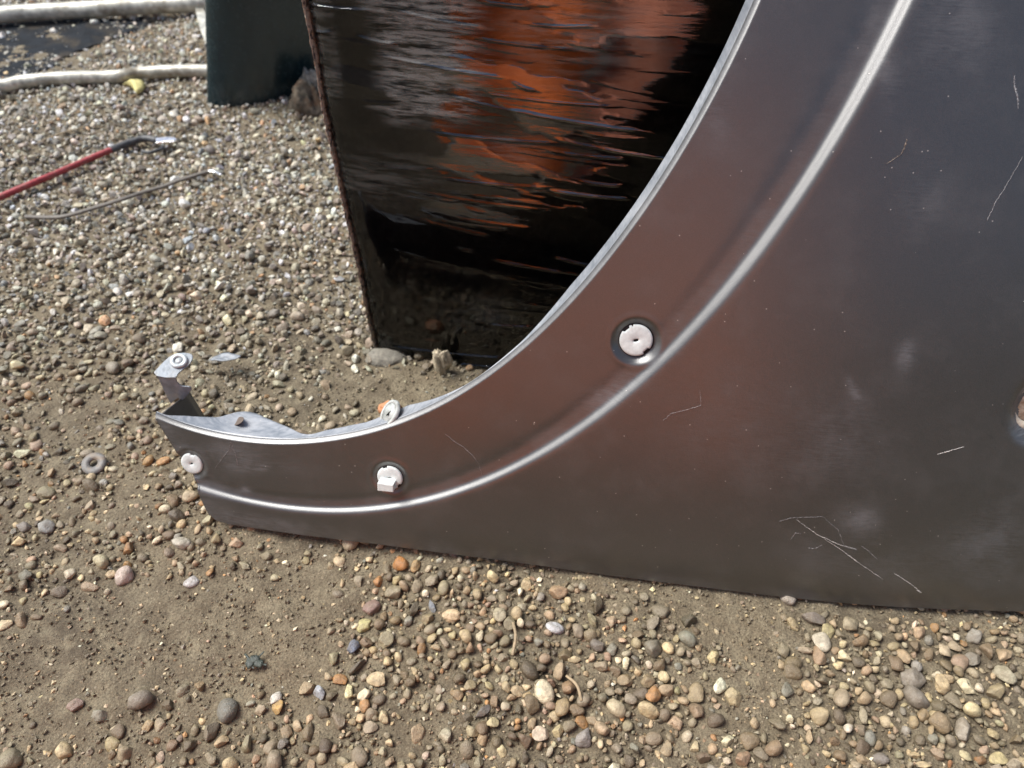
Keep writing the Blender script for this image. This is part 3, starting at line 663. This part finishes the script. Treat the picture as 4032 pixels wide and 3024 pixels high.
scrap('yellow_scrap', [(485, 338), (520, 345), (535, 362), (565, 352), (570, 325), (540, 318), (500, 322)], 0.008, 0.0, M_yellow, 'small pale yellow scrap lying against the lower pale tube', 'scrap', 0.004, 0.006)
scrap('plastic_scrap', [(828, 1430), (870, 1415), (910, 1412), (960, 1432), (915, 1442), (870, 1440)], 0.012, 0.02, M_blue, 'lens shaped blue grey plastic scrap on gravel above the fender tail', 'scrap', 0.0008, 0.003)
def lump(name, c, r, mat, label, cat, sc=(1, 1, 1), seed=3, amp=0.5):
    bm = bmesh.new(); bmesh.ops.create_icosphere(bm, subdivisions=4, radius=1)
    for v in bm.verts:
        d = v.co.copy(); k_ = 1 + amp * (float(fbm(d.x * 2.2 + d.z, d.y * 2.2 - d.z * 1.3, 4, seed)) - .5) * 2
        v.co = Vector((d.x * sc[0] * r * k_, d.y * sc[1] * r * k_, d.z * sc[2] * r * k_))
    me = bpy.data.meshes.new(name); bm.to_mesh(me); bm.free(); me.materials.append(mat)
    for p in me.polygons: p.use_smooth = True
    o = bpy.data.objects.new(name, me); COL.objects.link(o); o.location = c; return tag(o, label, cat)
lump('earth_clod', gpt(1215, 410, dz=0.008), 0.019, M_clod, 'rusty brown clod of earth wedged between the two dark panels', 'clod', (1.2, .8, 1.2), 4, .95)
lump('pale_clod', gpt(1225, 345, dz=0.02), 0.017, plain('ash_earth', (0.32, 0.30, 0.26), 0.9, 0, 200, 0.5, .003), 'ash grey crumb of earth on top of the rusty clod', 'clod', (.9, .6, 1.3), 9, .7)
lump('leaf_scrap', gpt(1740, 1432, dz=0.012), 0.0085, M_leaf, 'crumpled pale leaf scrap at the foot of the wrapped panel', 'leaf', (.85, .5, 1.75), 6, .95)
lump('orange_chip', gpt(1535, 1610, dz=0.004), 0.0095, plain('orange_stone', (0.50, 0.22, 0.10), 0.55, 0, 300, .3, .0006, dirt=(.5, .36, .24)), 'orange stone chip just behind the round rivet on the arch', 'stone', (1.1, .8, .7), 8, .4)
lump('half_buried_stone', gpt(1520, 1412, dz=-0.002), 0.016, plain('grey_stone', (0.20, 0.185, 0.15), 0.8, 0, 200, .4, .001), 'dusty grey half buried stone at the left foot of the wrapped panel', 'stone', (1.3, .8, .55), 5, .25)
sh = empty('plastic_shred', tuple(float(v) for v in gpt(1005, 2600)))
tag(sh, 'black green torn shred of plastic on bare dirt near the bottom', 'shred')
for pts in ([(965, 2575), (990, 2600), (1015, 2590), (1040, 2565)], [(975, 2585), (985, 2615), (1000, 2632)], [(990, 2600), (1020, 2612), (1050, 2618)], [(970, 2600), (1000, 2595), (1030, 2600)]):
    tube_on(pts, [0.0008] * 6 + [0.0028] * 8 + [0.0006] * 6, 0.005, 'strand', sh, M_shred, 20, flat=0.5)

# straws
for i, (p, q_, lb) in enumerate([((2020, 2450), (2018, 2580), 'pale dry stalk lying among pebbles below the fender middle'), ((950, 960), (1010, 880), 'pale dry stalk on the gravel between the grey wire and wrapped panel'),
                       ((2230, 2660), (2290, 2760), 'bent dry stalk among the dense pebbles at the bottom'), ((150, 560), (330, 500), 'thin dry stalk lying above the red cable')]):
    a3 = gpt(*p, dz=0.007); b3 = gpt(*q_, dz=0.008); mid = (a3 + b3) / 2 + np.array([0.002, 0.001, 0.002])
    tag(tube('dry_stalk', spline([a3, mid, b3], 14), 0.0011, M_straw, seg=6, flat=.6), lb, 'stalk')

# ------------------------------------------------------------------ pebbles and gravel
def ico(sub):
    bm = bmesh.new(); bmesh.ops.create_icosphere(bm, subdivisions=sub, radius=1)
    bm.verts.ensure_lookup_table(); V = np.array([v.co[:] for v in bm.verts]); F = np.array([[v.index for v in f.verts] for f in bm.faces]); bm.free(); return V, F
def stone_shape(V, seed, angular):
    r = np.random.default_rng(seed); V = V.copy()
    sc_ = np.array([1.0, r.uniform(.66, .95), r.uniform(.48, .78)])
    V *= 1 + 0.16 * (np.sin(V @ r.normal(size=3) * 2.1 + r.uniform(0, 6)))[:, None]
    V *= 1 + 0.08 * (np.sin(V @ r.normal(size=3) * 3.7 + r.uniform(0, 6)))[:, None]
    for _ in range(int(3 + angular * 9)):
        n = r.normal(size=3); n /= np.linalg.norm(n); d = r.uniform(.45, .85) if angular > .5 else r.uniform(.74, .95)
        k_ = V @ n - d; V -= np.where(k_ > 0, k_, 0)[:, None] * n * (0.96 if angular > .5 else .8)
    return V * sc_
NTMP = 26
V3, F3_ = ico(3); V2, F2_ = ico(2); V1, F1_ = ico(1)
angs = [(0.1 if i % 3 == 0 else 0.8) if i < 16 else 1.0 for i in range(NTMP)]
T3 = np.array([stone_shape(V3, 100 + i, angs[i]) for i in range(NTMP)])
T2 = np.array([stone_shape(V2, 100 + i, angs[i]) for i in range(NTMP)])
T1 = np.array([stone_shape(V1, 100 + i, angs[i]) for i in range(NTMP)])
PAL = np.array([[.40, .33, .235], [.26, .235, .195], [.17, .137, .10], [.40, .31, .245], [.38, .22, .11], [.66, .62, .54], [.235, .24, .24], [.10, .087, .07], [.50, .43, .32], [.28, .21, .15], [.32, .29, .235], [.50, .44, .30]])
PW = np.array([.16, .17, .14, .08, .035, .06, .05, .08, .10, .07, .13, .03]); PW /= PW.sum(); PAL = PAL * (.88, .89, .79)
def density(x, y):
    """1 = packed gravel, 0 = bare trodden dirt"""
    px, _ = proj(np.stack([x, y, np.zeros_like(x)], -1)); n = fbm(x * 11, y * 11, 3, 21)
    d = 0.50 + 1.3 * (n - 0.5)
    def e(cx, cy, rx, ry, am):
        c0 = gnd(cx, cy); r1 = gnd(cx + rx, cy)[0] - c0[0]; r2 = abs(gnd(cx, cy - ry)[1] - c0[1])
        return am * np.exp(-(((x - c0[0]) / r1) ** 2 + ((y - c0[1]) / r2) ** 2) ** 1.3)
    d = d + e(500, 2500, 480, 230, -.75) + e(1200, 2380, 230, 330, -.8) + e(150, 2750, 300, 200, -.4) + e(2700, 2420, 700, 70, -.45) + e(1700, 2850, 170, 90, -.4) + e(2950, 2650, 160, 160, -.5) \
        + e(2000, 2700, 560, 380, .72) + e(1800, 2350, 200, 200, .5) + e(3700, 2750, 330, 230, .35) + e(250, 2050, 500, 180, .05) + e(2560, 2650, 400, 200, .3)
    far = sstep(0.42, 0.62, y); d = d * (1 - far) + far * (0.97 + 0.35 * (n - .5))
    d = d + e(1650, 1520, 450, 120, -.7) + e(1050, 1330, 260, 160, -.35) + e(1080, 520, 110, 60, -.4)
    sh_ = e(120, 185, 430, 105, -1.0)
    return np.clip(d + sh_, 0.0, 1)
cell = 0.012; hashg = {}
placed = []
def try_place(n, rlo, rhi, gap, minden=0.0, dpow=1.0, skew=1.6):
    m = 0
    y = 0.09 + 1.62 * RNG.random(n) ** 0.85; hw = 0.36 + 0.56 * y; x = (RNG.random(n) * 2 - 1) * hw
    xr = 0.62 + 0 * y; keep = x < xr; x = x[keep]; y = y[keep]
    d = density(x, y); rr = rlo + (rhi - rlo) * RNG.random(len(x)) ** skew
    ok = RNG.random(len(x)) < d ** dpow
    ex_ = np.interp(x, EDG[:, 0], EDG[:, 1]); ez_ = np.interp(x, EDG[:, 0], EDG[:, 2])
    ok &= ~((np.abs(y - ex_ + 0.003) < rr + 0.002) & (x > EDG[0, 0] - .004) & (ez_ < 2.2 * rr + .002))
    for xi, yi, ri in zip(x[ok], y[ok], rr[ok]):
        ci, cj = int(xi // cell), int(yi // cell); bad = False
        for a_ in (-1, 0, 1):
            for b_ in (-1, 0, 1):
                for (qx, qy, qr) in hashg.get((ci + a_, cj + b_), ()):
                    if (qx - xi) ** 2 + (qy - yi) ** 2 < ((qr + ri) * gap) ** 2: bad = True; break
                if bad: break
            if bad: break
        if bad: continue
        hashg.setdefault((ci, cj), []).append((xi, yi, ri)); placed.append((xi, yi, ri)); m += 1
    return m
# a few stones seen singly in the photograph: px, py, radius, palette, template
SPEC = [(490, 2270, .0078, (.50, .40, .34), 0), (1393, 2548, .0058, (.16, .19, .25), 1), (3192, 2442, .0086, (.17, .145, .12), 2), (1575, 2228, .0062, (.42, .18, .05), 0), (1635, 2235, .005, (.42, .28, .13), 3),
        (1465, 2395, .0080, (.24, .155, .13), 4), (1490, 2290, .0052, (.42, .20, .07), 5), (2808, 2592, .0064, (.50, .41, .22), 7), (3232, 2532, .0066, (.56, .50, .38), 6), (3950, 2660, .0088, (.40, .36, .25), 8),
        (3590, 2680, .0085, (.24, .21, .17), 10), (3595, 2750, .0090, (.24, .21, .17), 9), (2185, 2480, .0062, (.50, .50, .50), 3), (550, 2765, .0080, (.22, .19, .15), 12), (300, 2780, .006, (.30, .21, .17), 4),
        (395, 2820, .0068, (.27, .25, .19), 7), (185, 2080, .0070, (.27, .27, .25), 10), (100, 2080, .0060, (.20, .175, .15), 1), (2300, 2910, .0078, (.27, .25, .23), 13), (1900, 2810, .0062, (.20, .18, .16), 2),
        (905, 2800, .0080, (.15, .15, .13), 15), (1260, 2730, .0062, (.38, .40, .42), 16), (1090, 2750, .005, (.55, .52, .45), 1), (1095, 2790, .0052, (.48, .30, .10), 14), (2570, 2550, .0085, (.20, .18, .135), 5),
        (3780, 2880, .0082, (.30, .26, .20), 11), (3830, 2510, .0070, (.25, .23, .19), 4), (1700, 2390, .0054, (.17, .19, .21), 2), (2350, 2550, .0062, (.15, .13, .11), 8), (720, 2145, .0072, (.46, .42, .34), 3),
        (755, 2295, .005, (.50, .48, .46), 6), (1380, 2135, .0072, (.46, .38, .25), 15), (3100, 2365, .0062, (.33, .29, .24), 9), (3830, 2600, .0060, (.2, .18, .14), 14), (2420, 2790, .0068, (.48, .40, .26), 12)]
for (px, py, r) in [(371, 1826, .0105), (890, 1430, .011), (1740, 1432, .008), (1005, 2600, .009), (528, 340, .016)]:
    p = gpt(px, py); hashg.setdefault((int(p[0] // cell), int(p[1] // cell)), []).append((p[0], p[1], r))
for (px, py, r, c_, t_) in SPEC:
    p = gpt(px, py); hashg.setdefault((int(p[0] // cell), int(p[1] // cell)), []).append((p[0], p[1], r))
try_place(26000, 0.0042, 0.0074, 0.70, skew=2.0)
try_place(60000, 0.0026, 0.0046, 0.66, skew=1.5)
try_place(75000, 0.0015, 0.0028, 0.60, skew=1.2)
pl = np.array(placed); px_, zc = proj(np.stack([pl[:, 0], pl[:, 1], np.zeros(len(pl))], -1))
print('stones', len(pl))
def build_arrays(pl, seed):
    r = np.random.default_rng(seed); n = len(pl)
    tid = r.integers(0, NTMP, n); tid = np.where((pl[:, 1] > .6) & (tid < 12), r.integers(12, NTMP, n), tid)
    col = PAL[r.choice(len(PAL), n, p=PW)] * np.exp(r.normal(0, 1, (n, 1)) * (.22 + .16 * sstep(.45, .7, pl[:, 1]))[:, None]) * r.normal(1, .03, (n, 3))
    col = col * (1 + np.array([.58, .70, 1.02]) * sstep(.45, .8, pl[:, 1])[:, None])  # far stones lightened, the bright hazy daylight there put into their tint
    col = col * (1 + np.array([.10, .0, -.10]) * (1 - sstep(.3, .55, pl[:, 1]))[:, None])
    yaw = r.uniform(0, 6.283, n); far_ = 1 + .9 * sstep(.4, .7, pl[:, 1]); tx = r.normal(0, .36, n) * far_; ty = r.normal(0, .36, n) * far_
    return tid, np.clip(col, .02, .85), yaw, tx, ty
def rotm(yaw, tx, ty):
    cz, sz, cx, sx, cy, sy = np.cos(yaw), np.sin(yaw), np.cos(tx), np.sin(tx), np.cos(ty), np.sin(ty); o = np.zeros_like(yaw); i = o + 1
    Rz = np.array([[cz, -sz, o], [sz, cz, o], [o, o, i]]); Rx = np.array([[i, o, o], [o, cx, -sx], [o, sx, cx]]); Ry = np.array([[cy, o, sy], [o, i, o], [-sy, o, cy]])
    Rz, Rx, Ry = [np.moveaxis(m_, -1, 0) for m_ in (Rz, Rx, Ry)]; return Rz @ Rx @ Ry
tid, col, yaw, tx, ty = build_arrays(pl, 3)
RM = rotm(yaw, tx, ty)
zc0 = hgt(pl[:, 0], pl[:, 1]) + pl[:, 2] * (0.12 + 0.75 * RNG.random(len(pl)) * density(pl[:, 0], pl[:, 1]))
POS = np.stack([pl[:, 0], pl[:, 1], zc0], -1)
# the largest in view become objects of their own
show = pl[:, 2] / zc; inf = (px_[:, 0] > 5) & (px_[:, 0] < 4027) & (px_[:, 1] > 5) & (px_[:, 1] < 3019)
order = np.argsort(-show * inf)
dg = bpy.context.evaluated_depsgraph_get()
bvh = [BVHTree.FromPolygons([tuple(v) for v in FENP[::6, ::4].reshape(-1, 3)], [tuple(f) for f in grid_faces(*FENP[::6, ::4].shape[:2]).tolist()]),
       BVHTree.FromPolygons([tuple(v) for v in Pb2.reshape(-1, 3)], [tuple(f) for f in grid_faces(*Pb2.shape[:2]).tolist()]),
       BVHTree.FromPolygons([tuple(v) for v in FL[::6, ::6].reshape(-1, 3)], [tuple(f) for f in grid_faces(*FL[::6, ::6].shape[:2]).tolist()])]
def seen(p):
    d = Vector(p) - Vector(CAMP); L = d.length
    return all(b.ray_cast(Vector(CAMP), d.normalized(), L)[0] is None for b in bvh)
singles = []
for i in order:
    if len(singles) >= 300 - len(SPEC): break
    if inf[i] and seen(POS[i] + (0, 0, pl[i, 2] * .5)): singles.append(i)
tmesh = []
for k_ in range(NTMP):
    me = bpy.data.meshes.new('pebble'); me.from_pydata(T3[k_].tolist(), [], F3_.tolist()); me.polygons.foreach_set('use_smooth', np.full(len(F3_), True)); me.materials.append(M_peb); tmesh.append(me)
def put_pebble(t, p, r, R3, c_, label=None):
    o = bpy.data.objects.new('pebble', tmesh[t]); COL.objects.link(o); o.parent = ground
    m = Matrix([list(map(float, R3[q])) for q in range(3)]).to_4x4(); o.matrix_basis = Matrix.Translation(Vector(p)) @ m @ Matrix.Scale(float(r), 4)
    o.color = (*[float(v) for v in c_], 1); return o
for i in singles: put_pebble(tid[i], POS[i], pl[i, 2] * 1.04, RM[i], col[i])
rs = np.random.default_rng(8)
for (px, py, r, c_, t_) in SPEC:
    p = gpt(px, py); p[2] += r * .28
    put_pebble(t_, p, r, rotm(*[np.array([v]) for v in (rs.uniform(0, 6), rs.normal(0, .15), rs.normal(0, .15))])[0], c_)
rest = np.setdiff1d(np.arange(len(pl)), singles)
def soup(idx, TT, FF, pos, rad, Rm, td, cl):
    V = np.einsum('nij,nvj->nvi', Rm[idx], TT[td[idx]] * rad[idx][:, None, None]) + pos[idx][:, None]
    F = FF[None] + (np.arange(len(idx)) * TT.shape[1])[:, None, None]
    C = np.repeat(np.concatenate([cl[idx], np.ones((len(idx), 1))], 1), TT.shape[1], 0)
    return V.reshape(-1, 3), F.reshape(-1, 3), C
big = rest[np.argsort(-show[rest] * inf[rest])][:5200]; small = np.setdiff1d(rest, big)
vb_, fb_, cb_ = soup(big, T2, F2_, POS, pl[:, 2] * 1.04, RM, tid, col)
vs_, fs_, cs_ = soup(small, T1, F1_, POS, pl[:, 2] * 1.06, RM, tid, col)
# grit between the stones
ng = 80000
y = 0.09 + 1.5 * RNG.random(ng) ** 1.15; x = (RNG.random(ng) * 2 - 1) * (0.33 + 0.52 * y); x = np.minimum(x, .62)
rg = 0.0006 + 0.0019 * RNG.random(ng) ** 2.0; gp = np.stack([x, y, rg], -1)
tg_, cg_, yg, txg, tyg = build_arrays(gp, 77); RG = rotm(yg, txg * 2, tyg * 2)
V0, F0_ = ico(1); bm = None
# an 8-vertex chip for the grit
V0 = np.array([[1, 0, 0], [-1, 0, 0], [0, 1, 0], [0, -1, 0], [0, 0, 1], [0, 0, -1.0]]); F0_ = np.array([[0, 2, 4], [2, 1, 4], [1, 3, 4], [3, 0, 4], [2, 0, 5], [1, 2, 5], [3, 1, 5], [0, 3, 5]])
T0 = np.array([V0 * np.random.default_rng(i).uniform(.6, 1.1, 3) * (1, .8, .6) + np.random.default_rng(i + 50).normal(0, .12, V0.shape) for i in range(NTMP)])
GPOS = np.stack([x, y, hgt(x, y) + rg * .3], -1)
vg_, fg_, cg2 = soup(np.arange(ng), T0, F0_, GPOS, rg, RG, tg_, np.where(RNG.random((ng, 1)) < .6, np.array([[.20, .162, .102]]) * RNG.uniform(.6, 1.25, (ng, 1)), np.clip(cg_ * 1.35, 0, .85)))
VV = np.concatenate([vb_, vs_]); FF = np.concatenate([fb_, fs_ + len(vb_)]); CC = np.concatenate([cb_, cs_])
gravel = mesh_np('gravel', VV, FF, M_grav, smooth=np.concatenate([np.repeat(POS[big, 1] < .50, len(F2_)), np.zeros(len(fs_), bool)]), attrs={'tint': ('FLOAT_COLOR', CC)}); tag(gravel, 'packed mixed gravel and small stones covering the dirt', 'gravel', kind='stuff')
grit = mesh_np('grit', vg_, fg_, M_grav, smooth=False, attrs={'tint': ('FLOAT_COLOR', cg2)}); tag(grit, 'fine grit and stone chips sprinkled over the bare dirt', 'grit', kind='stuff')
(lambda t: None)(str((EDG[::40].round(4).tolist(),len(pl),len(gravel.data.polygons),len(grit.data.polygons),len(ground.data.polygons)*2,[t.shape for t in (T3,T2,T1)],[(round(float(a),3),round(float(b),4)) for a,b in zip(ft,fd)],proj(side[0])[0],proj(side[0]-N*.034)[0],lx,lz)))
print('tris', sum(len(o.data.polygons) for o in (gravel, grit)), 'ground', len(ground.data.polygons) * 2)

# ------------------------------------------------------------------ boards and cloths added behind the camera, unseen, only to be mirrored
wall = empty('mirrored_boards', (0, -1.6, 0)); tag(wall, 'added unseen low pale board fence behind the photographer, mirrored in the panels', 'backdrop')
M_board = plain('pale_board', (0.30, 0.275, 0.255), 0.8, 0, 30, .4, .001)
me = None
for i in range(34):
    x0 = -3.4 + i * 0.2
    if me is None:
        bo = plate('board', [(-.096, 0, 0), (.096, 0, 0), (.096, 0, 0.80), (-.096, 0, 0.80)], (0, -1, 0), .02, M_board, bevel=0); me = bo.data
    else:
        bo = bpy.data.objects.new('board', me); COL.objects.link(bo)
    bo.parent = wall; bo.location = (x0, 0, 0)
def drape(name, xa, xb, ph, colr, label, back, top=.47, run=.34):
    k_ = 60
    TX, TZ = np.meshgrid(np.linspace(xa, xb, k_), np.linspace(0, 1, k_), indexing='ij')
    zt = 0.07 + top * np.minimum(TZ / .8, 1) + .02 * np.sin(TX * 23 + TZ * 3 + ph) * TZ
    yt = back - run * TZ - .25 * np.maximum(TZ - .8, 0) / .2 + .03 * np.sin(TX * 31 + 2 * TZ + ph) * (1 - .5 * TZ)
    o = mesh_np(name, np.stack([TX, yt, zt], -1).reshape(-1, 3), grid_faces(k_, k_), plain(name + '_cloth', colr, 0.75, 0, 80, .15, .001))
    so = o.modifiers.new('thickness', 'SOLIDIFY'); so.thickness = 0.002
    return tag(o, label, 'reflection prop')
drape('orange_clothes_prop', -.38, -.12, 0, (0.88, 0.19, 0.03), 'added unseen orange sheet in place of the orange clothes of the photographer, mirrored in the panels', -.06, .60)  # added for its reflection, stands in for orange clothes behind the camera
drape('brown_reflection_prop', -.115, .24, 1.3, (0.74, 0.26, 0.15), 'added unseen rust brown sheet beside the orange one, put there to redden the fender reflection', -.07, .95, .62)  # unseen sheet added to give the fender its red brown reflection
